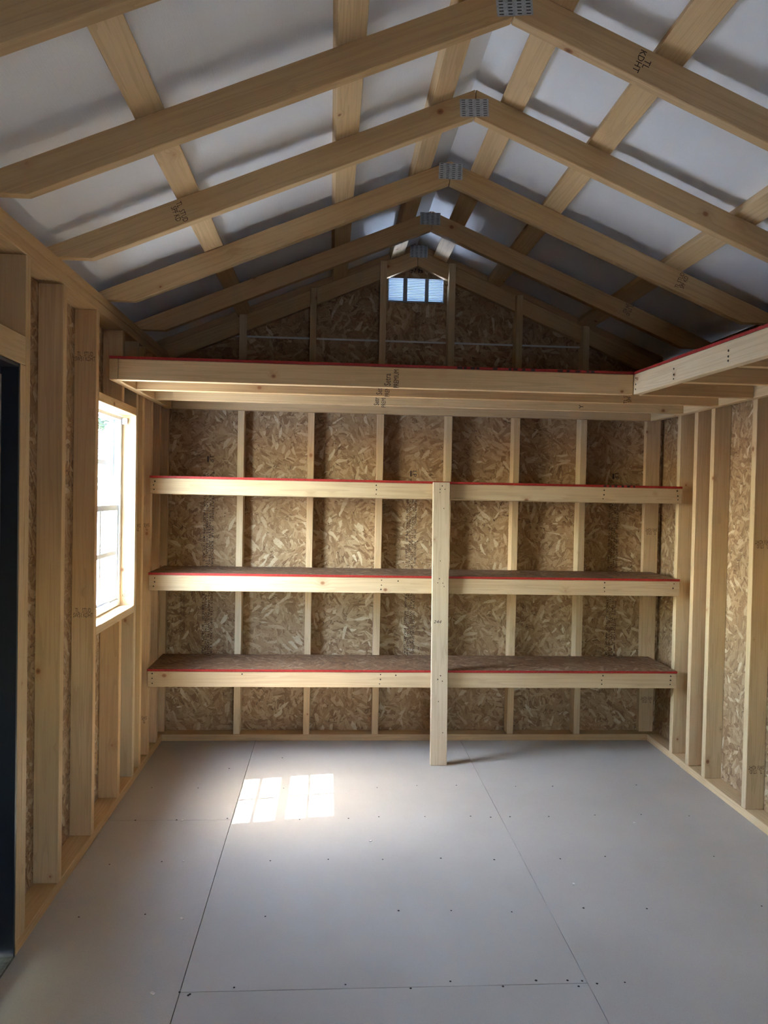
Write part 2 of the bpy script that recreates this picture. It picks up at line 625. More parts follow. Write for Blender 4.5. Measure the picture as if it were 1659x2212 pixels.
def stamp(text, parent, loc, xdir, ydir, size, mat=None, width=None, space=0.9, shear=0.0, name='stamp'):
    """Flat printed lettering on the face of a board."""
    key = (text, size, width, space, shear)
    if key not in _TXT:
        cu = bpy.data.curves.new('lettering', 'FONT')
        cu.body = text
        cu.size = size
        cu.space_line = space
        cu.shear = shear
        cu.align_x = 'CENTER'
        cu.align_y = 'CENTER'
        cu.resolution_u = 2
        o = bpy.data.objects.new('lettering', cu)
        COL.objects.link(o)
        bpy.context.view_layer.update()
        me = bpy.data.meshes.new_from_object(o.evaluated_get(bpy.context.evaluated_depsgraph_get()))
        bpy.data.objects.remove(o)
        bpy.data.curves.remove(cu)
        if width:
            xs = [v.co.x for v in me.vertices]
            s = width / max(1e-6, max(xs) - min(xs))
            for v in me.vertices:
                v.co.x *= s
        _TXT[key] = me
    me = _TXT[key].copy()
    me.materials.clear()
    x = Vector(xdir).normalized()
    y = Vector(ydir).normalized()
    z = x.cross(y)
    return link(name, me, parent, mat or M_INK, axes(x, y, z, Vector(loc) + z * 0.0006))


X, Y, Z = Vector((1, 0, 0)), Vector((0, 1, 0)), Vector((0, 0, 1))
PINK = (1.0, 0.86, 0.80)
PALE = (1.12, 1.18, 1.28)
WHITE = (1.2, 1.38, 1.75)
WARM = (1.0, 0.92, 0.80)
RED = (0.86, 0.66, 0.60)

# ------------------------------------------------------------------ floor
floor = link('floor', None, None, None, Matrix.Identity(4), 'structure')
floor['label'] = 'grey brown sheet floor of the empty shed'
G = 0.0011
SX1, SX2, SY1, SY2 = 0.542, 1.756, -1.128, -2.352
X0, X1 = -D, W + D
cols = [(X0, SX1, [D, SY1, Y_END]), (SX1, SX2, [D, SY2, Y_END]), (SX2, X1, [D, -3.55, Y_END])]
for a, b, ys in cols:
    for k in range(len(ys) - 1):
        board('floor_panel', floor, (a + G, ys[k + 1] + G, -0.019), (b - G, ys[k] - G, 0.0), M_FLOOR, (1, 1, 1), 0.0008)
board('subfloor', floor, (X0, Y_END, -0.05), (X1, D, -0.0195), M_HOLE, (1, 1, 1), 0)
scr = [(.541, -2.351), (.573, -2.362), (.569, -2.367), (.697, -2.335), (1.025, -2.333), (1.218, -2.358), (1.341, -2.329), (1.495, -2.359), (1.602, -2.334), (1.698, -2.337), (1.742, -2.341), (1.723, -2.367), (1.783, -2.356), (1.870, -2.353), (.521, -1.113), (.448, -.467), (.717, -.301), (.564, -.727), (.616, -.715), (.782, -.742), (.984, -.739), (1.062, -1.124), (.574, -1.129), (.667, -1.121), (.843, -1.130)]
for yy in (-0.74, -1.53, -1.93):
    for xx in (0.12, 0.33, 0.75, 0.98, 1.2, 1.41, 1.62, 1.9, 2.12, 2.33, 2.54):
        if random.random() < 0.7:
            scr.append((xx + random.uniform(-.02, .02), yy + random.uniform(-.015, .015)))
for xx in (1.20, 1.41, 1.62, 1.71, 1.80, 1.98, 2.2, 2.42, 2.64, .30, .12):
    scr.append((xx, -1.118 + random.uniform(-.012, .012)))
dots('screw_heads', floor, [(x, y, 0) for x, y in scr], Z, 0.0036, M_HOLE, 0.0006)

# a few pale chips lying on the floor
bm = bmesh.new()
for (x, y) in [(.402, -1.525), (.474, -1.950), (.465, -2.354), (.327, -1.134), (2.35, -1.2), (1.15, -1.36), (1.9, -1.75)]:
    a = random.uniform(0, 3)
    l, w_ = random.uniform(.004, .007), random.uniform(.002, .004)
    m4 = Matrix.Translation((x, y, 0.0015)) @ Matrix.Rotation(a, 4, 'Z')
    t0 = len(bm.verts)
    add_box(bm, (-l, -w_, -0.0014), (l, w_, 0.0014))
    bm.verts.ensure_lookup_table()
    for v in bm.verts[t0:]:
        v.co = m4 @ v.co
chips = link('wood_chips', bm_mesh(bm, 'wood_chips'), None, M_CHIP, None, 'stuff')
chips['label'] = 'tiny pale wood chips scattered on the bare floor'
chips['category'] = 'debris'

# ------------------------------------------------------------------ back wall
BACK_HI = 2.375
WY = axes(X, Z, -Y, (0, D, 0))                 # local X = x, local Y = z, local Z = towards the room


def gable_sheet(name, y, z0, vent, world_shift, mat, kind=None, label=None):
    """The gable-shaped strand board of an end wall, from z0 to the roof, with an optional vent hole."""
    bm = bmesh.new()

    def roofz(x):
        return rafter_top(x) + ROOF_OFF + 0.004
    xs = [X0 - OSB_T, RIDGE_X, X1 + OSB_T]
    if vent:
        xs = sorted(xs + [vent[0], vent[1]])
    for k in range(len(xs) - 1):
        a, b = xs[k], xs[k + 1]
        spans = [(z0, None)]
        if vent and vent[0] - 1e-6 <= a and b <= vent[1] + 1e-6:
            spans = [(z0, vent[2]), (vent[3], None)]
        for lo, hi in spans:
            za, zb = (hi, hi) if hi is not None else (roofz(a), roofz(b))
            q = [(a, lo), (b, lo), (b, zb), (a, za)]
            f0 = [bm.verts.new((x, z, 0)) for x, z in q]
            f1 = [bm.verts.new((x, z, -OSB_T)) for x, z in q]
            bm.faces.new(f0)
            bm.faces.new(f1[::-1])
            for i in range(4):
                bm.faces.new((f0[i], f1[i], f1[(i + 1) % 4], f0[(i + 1) % 4]))
    bmesh.ops.remove_doubles(bm, verts=bm.verts, dist=1e-5)
    me = bm_mesh(bm, name)
    return link(name, me, None, mat, axes(X, Z, -Y, (0, y, 0)), kind)


VENT = (1.273, 1.613, 2.611, 2.757)
wall_back = gable_sheet('wall_back', D, -0.05, VENT, 0, M_OSB, 'structure')
wall_back['label'] = 'strand board back wall with bare studs behind the shelves'
board('flashing', wall_back, (X0, D - 0.006, 2.372), (X1, D - 0.0005, 2.382), M_FLASH, (1, 1, 1), 0)
board('bottom_plate', wall_back, (X0, 0.0, 0.0), (X1, D - 0.001, T), None, (0.92, 0.80, 0.70))
BACK_X = [0.430 + 0.4064 * k for k in range(6)]
gstep = 0.0445
for k, cx in enumerate(BACK_X):
    top = rafter_top(cx) - 0.003
    low = top - D / cos(ANG) - 0.02
    # full depth below, notched to half depth where it passes in front of the gable rafter
    poly = [(T + 0.0005, 0), (T + 0.0005, D - 0.001), (low, D - 0.001), (low, gstep), (top, gstep), (top, 0)]
    wm = axes(Z, Y, -X, (cx + T / 2, 0.0, 0.0))
    tn = [(1.04, 1.06, 1.14), (1.0, .90, .84), (1.02, .94, .92), (1.02, 1.03, 1.08), (1.0, .92, .84), (1.04, 1.06, 1.12)][k]
    prism('stud', wall_back, [(a, b) for a, b in poly], T, wm, None, tint_rand(tn, 0.03))
# flat corner studs against the sheathing
board('stud', wall_back, (W - 0.028, 0.050, T), (W + 0.061, D - 0.001, 2.36), None, (0.95, 0.86, 0.82))
board('stud', wall_back, (-0.085, 0.050, T), (0.004, D - 0.001, 2.36), None, (0.95, 0.80, 0.74))


def slope_frame(side, y, z_ridge=RIDGE_Z):
    """Local X down the slope from the ridge, local Y perpendicular (down), local Z = +y or -y."""
    s = 1 if side == 'right' else -1
    xd = Vector((s * cos(ANG), 0, -sin(ANG)))
    yd = Vector((-s * sin(ANG), 0, -cos(ANG)))
    zd = xd.cross(yd)
    return xd, yd, zd, s


def rafter(parent, side, y0, y1, tint=None, name='rafter', seat=True):
    """One rafter: plumb cut at the ridge, level seat cut on the top plate."""
    xd, yd, zd, s = slope_frame(side, y0)
    edge = 0.0 if s < 0 else W
    length = abs((edge - s * -(-0.0)) - RIDGE_X)
    out = (abs(X0 - RIDGE_X) if s < 0 else X1 - RIDGE_X)
    gap = 0.0015
    zseat = PLATE_HI + 0.0005
    # outline in (x, z) world, later turned into local coordinates
    def top(x):
        return rafter_top(x)
    dp = D / cos(ANG)
    xa = RIDGE_X + s * gap
    xe = RIDGE_X + s * out
    pts = [(xa, top(xa)), (xe, top(xe))]
    zb = top(xe) - dp
    xs_ = RIDGE_X + s * ((RIDGE_Z - dp - zseat) / SLOPE)      # where the underside meets the seat
    if seat:
        pts += [(xe, zseat), (xs_, zseat)]
    else:
        pts += [(xe, zb)]
    pts += [(xa, top(xa) - dp)]
    o = Vector((RIDGE_X, 0, RIDGE_Z))
    poly = []
    for x, z in pts:
        v = Vector((x, 0, z)) - o
        poly.append((v.dot(xd), v.dot(yd)))
    yy = y0 if zd.y > 0 else y1
    w = axes(xd, yd, zd, (RIDGE_X, yy, RIDGE_Z))
    if zd.y < 0:
        pass
    return prism(name, parent, poly, y1 - y0, w, None, tint)


def truss_plate(parent, y, cx, z0, z1, w=0.105, tilt=0.0):
    """Toothed steel plate: a thin sheet with rows of punched slots."""
    bm = bmesh.new()
    h = z1 - z0
    add_box(bm, (-w / 2, -h / 2, -0.001), (w / 2, h / 2, 0.0012), 0)
    for i in range(4):
        for j in range(8):
            ux = -w / 2 + w * (i + 0.5) / 4
            vz = -h / 2 + h * (j + 0.5) / 8
            add_box(bm, (ux - w * 0.060, vz - h * 0.016, 0.0012), (ux + w * 0.060, vz + h * 0.016, 0.0017), 1)
    me = bm_mesh(bm, 'truss_plate')
    m = axes(X, Z, -Y, (cx, y, (z0 + z1) / 2)) @ Matrix.Rotation(tilt, 4, 'Z')
    return link('truss_plate', me, parent, [M_STEEL, M_HOLE], m)


# gable rafters of the back wall, behind the notched studs
gr = [rafter(wall_back, s, 0.0455, D - 0.002, (0.9, 0.78, 0.66), 'gable_rafter', False) for s in ('left', 'right')]
truss_plate(gr[0], 0.0455, 1.452, 2.868, 2.940, 0.105)
# filler board closing the purlin space above the gable rafter
for s in ('left', 'right'):
    xd, yd, zd, sg = slope_frame(s, 0)
    ln = 1.50 / cos(ANG)
    yy = 0.050 if zd.y > 0 else D - 0.004
    prism('filler_board', wall_back, [(0.002, -0.001), (ln, -0.001), (ln, -T + 0.001), (0.002 + 0.0, -T + 0.001)], D - 0.004 - 0.050, axes(xd, yd, zd, (RIDGE_X, yy, RIDGE_Z)), None, (0.75, 0.62, 0.52))

# ------------------------------------------------------------------ left wall
WIN = (-1.328, -0.697, 0.893, 1.823)        # window opening y0 y1 z0 z1
DOOR = (-3.07, -2.152, 0.0, 1.842)
FILL_WIN = (1.20, 1.70, 0.85, 1.37)             # unseen window added in the end wall as a fill light (x0 x1 z0 z1)
SIDE_HI = rafter_top(X0) + ROOF_OFF - 0.006
us = sorted([Y_END, D, WIN[0], WIN[1], DOOR[0], DOOR[1]])
vs = sorted([-0.05, SIDE_HI, 0.893, 1.823, 1.842])
wall_left = grid_panel('wall_left', None, us, vs, [WIN, (DOOR[0], DOOR[1], -0.06, DOOR[3])], OSB_T,
                       axes(Y, Z, X, (X0 - OSB_T, 0, 0)), M_OSB, 'structure')
wall_left['label'] = 'left wall of bare studs with a window and a door'


def lstud(y0, z0=T, z1=PLATE_LO, tint=None):
    return board('stud', wall_left, (-D + 0.0005, y0, z0 + 0.0004), (0, y0 + T, z1 - 0.0004), None, tint)


board('bottom_plate', wall_left, (-D + 0.0005, DOOR[1], 0.0), (0, 0.0 - 0.001, T), None, (0.98, 0.84, 0.70))
board('top_plate', wall_left, (-D + 0.0005, Y_END, PLATE_LO), (0, D - 0.042, (PLATE_LO + PLATE_HI) / 2 - 0.0006), None, (0.98, 0.86, 0.72))
board('top_plate', wall_left, (-D + 0.0005, Y_END, (PLATE_LO + PLATE_HI) / 2 + 0.0006), (0, D - 0.042, PLATE_HI), None, (0.94, 0.82, 0.68))
king = lstud(-2.114, tint=(0.98, 0.92, 0.84))
lstud(-2.152, T, DOOR[3], (1.0, 0.90, 0.82))                                     # trimmer beside the door
sB = lstud(-1.768, tint=(0.96, 0.84, 0.72))
sC = lstud(-1.368, tint=(0.98, 0.82, 0.68))
lstud(-0.965, T, 0.857, (0.98, 0.80, 0.62))
lstud(-0.965, 1.861, PLATE_LO, (0.94, 0.80, 0.68))
sE = lstud(-0.697, tint=(.84, .84, .84))
sF = lstud(-0.559, tint=(1.0, 0.86, 0.66))
sG = lstud(-0.362, tint=(0.98, 0.82, 0.70))
lstud(-0.153, tint=(0.94, 0.76, 0.70))
board('door_header', wall_left, (-D + 0.0005, DOOR[0] - 0.076, DOOR[3] + 0.001), (0.0, -2.1145, 1.932), None, (0.98, 0.94, 0.84))
board('window_header', wall_left, (-D + 0.0005, WIN[0] - 0.0015, 1.823), (0, WIN[1] - 0.0005, 1.861), None, (1.0, 0.92, 0.78))
board('window_sill', wall_left, (-D + 0.0005, WIN[0] - 0.0015, 0.857), (0, WIN[1] - 0.0005, 0.893), None, (.88, .86, .84))
# framing on the camera's side of the door
lstud(DOOR[0] - T, T, DOOR[3])
lstud(DOOR[0] - 2 * T - 0.001)
for y in (-3.45, -3.86, -4.26, -4.67, -5.08, -5.48):
    lstud(y)
board('bottom_plate', wall_left, (-D + 0.0005, Y_END, 0.0), (0, DOOR[0], T), None, (0.98, 0.84, 0.70))


# ------------------------------------------------------------------ right wall
wall_right = grid_panel('wall_right', None, [Y_END, D], [-0.05, SIDE_HI], [], OSB_T,
                        axes(Y, Z, X, (X1, 0, 0)), M_OSB, 'structure')
wall_right['label'] = 'right wall of bare studs over strand board'


def rstud(y0, z0=T, z1=PLATE_LO, tint=None):
    return board('stud', wall_right, (W, y0, z0 + 0.0004), (W + D - 0.0005, y0 + T, z1 - 0.0004), None, tint)


board('bottom_plate', wall_right, (W + 0.004, -0.465, 0.0), (W + D - 0.0005, -0.001, T), None, (1.0, .92, .84))
board('bottom_plate', wall_right, (W, Y_END, 0.0), (W + D - 0.0005, -0.4655, T), None, (1.02, .98, .92))
board('top_plate', wall_right, (W, Y_END, PLATE_LO), (W + D - 0.0005, D - 0.042, 2.2234), None, (0.98, 0.86, 0.72))
board('top_plate', wall_right, (W, Y_END, 2.2246), (W + D - 0.0005, D - 0.042, PLATE_HI), None, (0.94, 0.82, 0.68))
r_studs = [rstud(y, tint=t) for y, t in ((-0.362, (1.0, .98, .96)), (-0.567, (1.0, .94, .92)), (-0.753, (1.0, .98, .94)), (-1.154, (1.02, 1.02, 1.02)), (-1.560, (1.0, .98, .94)), (-1.967, None), (-2.373, None), (-2.780, None), (-3.186, None), (-3.593, None), (-4.0, None))]
wall_front = gable_sheet('wall_front', Y_END - OSB_T, -0.05, FILL_WIN, 0, M_OSB, 'structure')
wall_front['label'] = 'strand board end wall behind the camera with a window added for fill light'
wall_front.matrix_basis = axes(X, Z, -Y, (0, Y_END - 0.001, 0))

# ------------------------------------------------------------------ ceiling: liner, rafters, purlins
bm = bmesh.new()
ceil_root = None
TH = 0.02


def roof_half(side):
    xd, yd, zd, s = slope_frame(side, 0)
    ln = (abs((X0 - 0.14) - RIDGE_X) if s < 0 else (X1 + 0.14 - RIDGE_X)) / cos(ANG)
    bmx = bmesh.new()
    y0, y1 = Y_END - 0.1, D + 0.12
    lo = -ROOF_OFF * cos(ANG)
    # local X down the slope, local Y along the shed, local Z out of the roof
    k = tan(ANG) * TH
    for z, x_a in ((0.0, 0.0), (TH, -0.0)):
        pass
    q = [(0, 0), (ln, 0), (ln, TH), (-k, TH)]
    a = [bmx.verts.new((x, y0, z)) for x, z in q]
    b = [bmx.verts.new((x, y1, z)) for x, z in q]
    bmx.faces.new(a)
    bmx.faces.new(b[::-1])
    for i in range(4):
        bmx.faces.new((a[i], b[i], b[(i + 1) % 4], a[(i + 1) % 4]))
    me = bm_mesh(bmx, 'roof_liner')
    o = Vector((RIDGE_X, 0, RIDGE_Z + ROOF_OFF))
    m = axes(xd, Y * (1 if xd.cross(Y).dot(-yd) > 0 else -1), -yd, o)
    if xd.cross(Y).dot(-yd) < 0:
        # keep a right-handed frame: mirror the mesh along y
        for v in me.vertices:
            v.co.y = -v.co.y
        me.flip_normals()
    return me, m


ceiling = link('ceiling', None, None, None, Matrix.Identity(4), 'structure')
ceiling['label'] = 'white lined pitched roof carried on pine rafters'
for s in ('left', 'right'):
    me, m = roof_half(s)
    link('roof_liner', me, ceiling, M_LINER, m)

RAFT_Y = [-3.03, -2.42, -1.825, -1.212, -0.60]
plate_at = {-2.42: (1.447, 2.822, 2.895, 0.10), -1.825: (1.442, 2.818, 2.880, 0.06), -1.212: (1.450, 2.836, 2.904, -0.02), -0.60: (1.438, 2.844, 2.906, 0.0), -3.03: (1.446, 2.82, 2.89, 0.0)}
raft = {}
for y in RAFT_Y:
    for s in ('left', 'right'):
        t = {-3.03: (0.86, 0.76, 0.62), -2.42: (0.90, 0.80, 0.66), -1.825: (0.95, 0.86, 0.72), -1.212: (0.96, 0.86, 0.72), -0.60: (0.94, 0.80, 0.66)}[y]
        raft[(y, s)] = rafter(ceiling, s, y, y + T, tint_rand(t, 0.03))
    cx, z0, z1, tl = plate_at[y]
    truss_plate(raft[(y, 'left')], y, cx, z0, z1, 0.104, tl)

PURL = [('left', 0.400, 0.478), ('left', 0.952, 1.033), ('left', 1.287, 1.366), ('right', 1.536, 1.618), ('right', 1.860, 1.943), ('right', 2.414, 2.497)]
for s, xa, xb in PURL:
    xd, yd, zd, sg = slope_frame(s, 0)
    c = (xa + xb) / 2
    d = abs(c - RIDGE_X) / cos(ANG)
    wdt = abs(xb - xa) / cos(ANG)
    org = Vector((RIDGE_X, 0, RIDGE_Z))
    mid = org + xd * d - yd * (T / 2 + 0.0008)
    ya, yb = Y_END + 0.01, 0.046
    # local X along the shed, local Y down the slope, local Z out of the roof
    lx = Y
    ly = (-yd).cross(lx)
    m = axes(lx, ly, -yd, mid + Y * (ya + yb) / 2)
    bm = bmesh.new()
    add_box(bm, (-(yb - ya) / 2, -wdt / 2, -T / 2), ((yb - ya) / 2, wdt / 2, T / 2))
    bmesh.ops.bevel(bm, geom=bm.edges[:], offset=0.002, segments=1, affect='EDGES')
    link('purlin', bm_mesh(bm, 'purlin'), ceiling, M_WOOD, m, None, tint_rand((1.14, 1.10, 1.04), 0.03))

# ------------------------------------------------------------------ window in the left wall
def rect_frame(name, parent, x0, x1, y0, y1, z0, z1, wl, wr, wb, wt, mat):
    bm = bmesh.new()
    add_box(bm, (x0, y0, z0), (x1, y0 + wl, z1))
    add_box(bm, (x0, y1 - wr, z0), (x1, y1, z1))
    add_box(bm, (x0, y0 + wl, z0), (x1, y1 - wr, z0 + wb))
    add_box(bm, (x0, y0 + wl, z1 - wt), (x1, y1 - wr, z1))
    return link(name, bm_mesh(bm, name), parent, mat, None)


def build_window(name, op, clip=True):
    y0, y1, z0, z1 = op
    root = link(name, None, None, None, Matrix.Translation((-0.09, (y0 + y1) / 2, z0)), 'structure')
    root['label'] = 'white single hung window with divided panes in the left wall'
    a, b, c, d = y0 + 0.003, y1 - 0.003, z0 + 0.003, z1 - 0.009
    rect_frame('window_frame', root, -0.122, -0.067, a, b, c, d, 0.026, 0.026, 0.030, 0.016, M_VINYL)
    mid = 1.372 if clip else (z0 + z1) / 2
    for nm, x0, x1, za, zb in (('upper_sash', -0.113, -0.098, mid - 0.012, d - 0.008), ('lower_sash', -0.092, -0.074, c + 0.022, mid + 0.014)):
        sy0, sy1 = a + 0.022, b - 0.022
        sash = rect_frame(nm, root, x0, x1, sy0, sy1, za, zb, 0.024, 0.024, 0.028 if nm == 'lower_sash' else 0.026, 0.026 if nm == 'lower_sash' else 0.018, M_VINYL)
        xm = (x0 + x1) / 2
        cy, cz = (sy0 + sy1) / 2, (za + zb) / 2 + 0.003
        board('muntin', sash, (xm - 0.005, cy - 0.0105, za + 0.024), (xm + 0.005, cy + 0.0105, zb - 0.017), M_VINYL, (1, 1, 1), 0)
        for (ya_, yb_) in ((sy0 + 0.022, cy - 0.0108), (cy + 0.0108, sy1 - 0.022)):
            board('muntin', sash, (xm - 0.005, ya_, cz - 0.0105), (xm + 0.005, yb_, cz + 0.0105), M_VINYL, (1, 1, 1), 0)
        ys = [sy0 + 0.023, cy, sy1 - 0.023]
        zs = [za + 0.025, cz, zb - 0.017]
        for i in range(2):
            for j in range(2):
                bm = bmesh.new()
                vs4 = [bm.verts.new((xm, yy, zz)) for yy, zz in ((ys[i], zs[j]), (ys[i + 1], zs[j]), (ys[i + 1], zs[j + 1]), (ys[i], zs[j + 1]))]
                bm.faces.new(vs4)
                link('pane', bm_mesh(bm, 'pane'), sash, M_GLASS, None)
    board('sash_lift', root, (-0.073, y0 + 0.2, c + 0.030), (-0.064, y1 - 0.2, c + 0.037), M_VINYL, (1, 1, 1), 0.001)
    if clip:
        board('frame_clip', root, (-0.066, y1 - 0.016, z1 - 0.045), (-0.040, y1 - 0.001, z1 - 0.014), M_VINYL, (1, 1, 1), 0.002)
    return root


window_1 = build_window('window_1', WIN)
fill_window = link('fill_window', None, None, None, Matrix.Translation((1.45, Y_END, FILL_WIN[2])), 'structure')  # added out of view, to brighten the wood faces turned to the camera
fill_window['label'] = 'white framed window added behind the camera to let in fill light'
bm = bmesh.new()
for lo, hi in (((FILL_WIN[0], -0.03, FILL_WIN[2]), (FILL_WIN[0] + 0.03, 0.01, FILL_WIN[3])), ((FILL_WIN[1] - 0.03, -0.03, FILL_WIN[2]), (FILL_WIN[1], 0.01, FILL_WIN[3])), ((FILL_WIN[0] + 0.03, -0.03, FILL_WIN[2]), (FILL_WIN[1] - 0.03, 0.01, FILL_WIN[2] + 0.03)),
               ((FILL_WIN[0] + 0.03, -0.03, FILL_WIN[3] - 0.03), (FILL_WIN[1] - 0.03, 0.01, FILL_WIN[3])), ((1.44, -0.02, FILL_WIN[2] + 0.03), (1.46, 0.0, FILL_WIN[3] - 0.03))):
    add_box(bm, lo, hi)
for v in bm.verts:
    v.co.y += Y_END
link('window_frame', bm_mesh(bm, 'window_frame'), fill_window, M_VINYL)
for xa, xb in ((FILL_WIN[0] + 0.031, 1.4395), (1.4605, FILL_WIN[1] - 0.031)):
    bm = bmesh.new()
    bm.faces.new([bm.verts.new((xx, Y_END - 0.01, zz)) for xx, zz in ((xa, FILL_WIN[2] + .031), (xb, FILL_WIN[2] + .031), (xb, FILL_WIN[3] - .031), (xa, FILL_WIN[3] - .031))])
    link('pane', bm_mesh(bm, 'pane'), fill_window, M_GLASS)

# ------------------------------------------------------------------ navy framed door in the left wall
door = link('door_1', None, None, None, Matrix.Translation((-0.06, -2.6, 0)), 'structure')
door['label'] = 'closed door in a navy painted frame beyond the left studs'
board('door_jamb', door, (-0.096, DOOR[1] - 0.0125, 0.004), (-0.0015, DOOR[1] - 0.0005, DOOR[3] - 0.0005), M_NAVY, (1, 1, 1), 0.001)
board('door_jamb', door, (-0.096, DOOR[0] + 0.0005, 0.004), (-0.0015, DOOR[0] + 0.0125, DOOR[3] - 0.0005), M_NAVY, (1, 1, 1), 0.001)
board('head_jamb', door, (-0.096, DOOR[0] + 0.013, DOOR[3] - 0.0125), (-0.0015, DOOR[1] - 0.013, DOOR[3] - 0.0005), M_NAVY, (1, 1, 1), 0.001)
rect_frame('door_stop', door, -0.096, -0.055, DOOR[0] + 0.013, DOOR[1] - 0.013, 0.02, DOOR[3] - 0.013, 0.0005, 0.0005, 0.001, 0.022, M_NAVY)
dp = board('door_panel', door, (-0.125, DOOR[0] + 0.02, 0.022), (-0.052, DOOR[1] - 0.0135, DOOR[3] - 0.036), M_DOORPANEL, (1, 1, 1), 0.001)
board('threshold', door, (-0.12, DOOR[0] + 0.001, -0.03), (0.0, DOOR[1] - 0.001, 0.006), M_SILL, (1, 1, 1), 0.002)

# ------------------------------------------------------------------ gable vent
vent = empty('gable_vent', (1.443, D, 2.61), 'white louvred gable vent glowing with daylight high in the back wall', 'vent')
VX0, VX1, VZ0, VZ1 = VENT
bm = bmesh.new()
for lo, hi in (((VX0, 0.082, VZ0), (VX0 + 0.006, 0.13, VZ1)), ((VX1 - 0.006, 0.082, VZ0), (VX1, 0.13, VZ1)), ((VX0, 0.082, VZ0), (VX1, 0.13, VZ0 + 0.004)), ((VX0, 0.082, VZ1 - 0.005), (VX1, 0.13, VZ1))):
    add_box(bm, lo, hi)
link('vent_frame', bm_mesh(bm, 'vent_frame'), vent, M_VENT)
NS = 14
for k in range(NS):
    zc = VZ0 + 0.004 + (VZ1 - VZ0 - 0.009) * (k + 0.5) / NS
    bm = bmesh.new()
    add_box(bm, (VX0 + 0.0065, -0.0085, -0.0010), (VX1 - 0.0065, 0.0085, 0.0010))
    bmesh.ops.rotate(bm, verts=bm.verts, cent=(0, 0, 0), matrix=Matrix.Rotation(radians(-34), 3, 'X'))
    for v in bm.verts:
        v.co.z += zc
        v.co.y += 0.108
    link('slat', bm_mesh(bm, 'slat'), vent, M_VENT)
for xa, xb in ((1.366, 1.391), (1.497, 1.519)):
    board('vent_mullion', vent, (xa, 0.084, VZ0 + 0.005), (xb, 0.0945, VZ1 - 0.006), M_VENT_BAR, (1, 1, 1), 0.001)

# ------------------------------------------------------------------ loft
LZ0, LZ1 = 1.930, 2.019
DECK0, DECK1 = 2.0195, 2.031
loft = empty('loft', (1.45, -0.6, LZ0), 'L-shaped storage loft of pine joists under the roof with red deck edges', 'loft')
J_FRONT = -1.190
board('ledger', loft, (0.0005, J_FRONT, LZ0), (T, -0.0005, LZ1), None, (1.0, .94, .82))
board('ledger', loft, (W - T, -3.2, LZ0), (W - 0.0005, -0.0005, LZ1), None, (1.08, 1.04, .98))
board('ledger', loft, (T + 0.001, -T, LZ0), (W - T - 0.001, -0.0005, LZ1), None, (.92, .84, .74))
SBX = 2.297
j1 = board('front_beam', loft, (T + 0.001, J_FRONT, LZ0), (SBX - 0.001, J_FRONT + T, LZ1), None, (1.22, 1.16, 1.04))
j2 = board('joist', loft, (T + 0.001, -0.865, LZ0), (W - T - 0.001, -0.865 + T, LZ1), None, (1.02, .88, .66))
j3 = board('joist', loft, (T + 0.001, -0.475, LZ0), (W - T - 0.001, -0.475 + T, LZ1), None, (1.04, .98, .84))
SKEW = -0.035
sb = board('side_beam', loft, (SBX, -3.2, LZ0), (SBX + T, J_FRONT - 0.0005, LZ1), None, (1.12, 1.24, 1.45), rot=(-SKEW, (SBX, J_FRONT, 0)))
board('joist', loft, (SBX + T + 0.003, J_FRONT + 0.0005, LZ0), (W - T - 0.001, J_FRONT + T, LZ1), None, (.98, .84, .64))
for yy in (-1.597, -2.004, -2.41):
    off = (J_FRONT - yy) * 0.035
    board('joist', loft, (SBX + T + off + 0.004, yy, LZ0), (W - T - 0.001, yy + T, LZ1), None, tint_rand((.98, .84, .64), .03))


def deck_board(name, parent, poly, z0, z1, mat_top):
    """OSB sheet with painted red edges."""
    bm = bmesh.new()
    a = [bm.verts.new((x, y, z0)) for x, y in poly]
    b = [bm.verts.new((x, y, z1)) for x, y in poly]
    bm.faces.new(a[::-1])
    bm.faces.new(b)
    n = len(poly)
    for i in range(n):
        f = bm.faces.new((a[i], a[(i + 1) % n], b[(i + 1) % n], b[i]))
        f.material_index = 1
    me = bm_mesh(bm, name)
    return link(name, me, parent, [mat_top, M_RED])


sx_end = SBX + 0.035 * 2.0
deck = deck_board('loft_deck', loft, [(0.002, J_FRONT - 0.003), (SBX + 0.001, J_FRONT - 0.003), (SBX + 0.001 + 0.035 * 2.0, -3.195), (W - 0.002, -3.195), (W - 0.002, -0.001), (0.002, -0.001)], DECK0, DECK1, M_OSB_DECK)
# black stencilling along the red edge
bm = bmesh.new()
for x0, w_ in ((1.50, .024), (1.53, .012), (1.56, .02), (1.585, .014), (1.66, .02), (1.73, .012), (1.75, .02), (1.79, .014), (1.83, .018), (1.95, .024), (1.99, .014), (2.03, .022), (2.08, .014), (2.10, .016)):
    add_box(bm, (x0, J_FRONT - 0.0036, DECK0 + 0.001), (x0 + w_, J_FRONT - 0.0029, DECK1 - 0.0015))
link('stencil', bm_mesh(bm, 'stencil'), loft, M_INK, None, 'stuff')
# nails
nn = []
for yy, zs in ((-1.215, (1.950, 1.972, 2.0)), (-1.597 + .02, (1.945, 1.962, 1.985)), (-2.004 + .02, (1.95, 1.965, 1.985))):
    x = SBX + 0.035 * (J_FRONT - yy) - 0.0004
    nn += [(x, yy, z) for z in zs]
dots('nail_heads', loft, nn, -X, 0.0036)
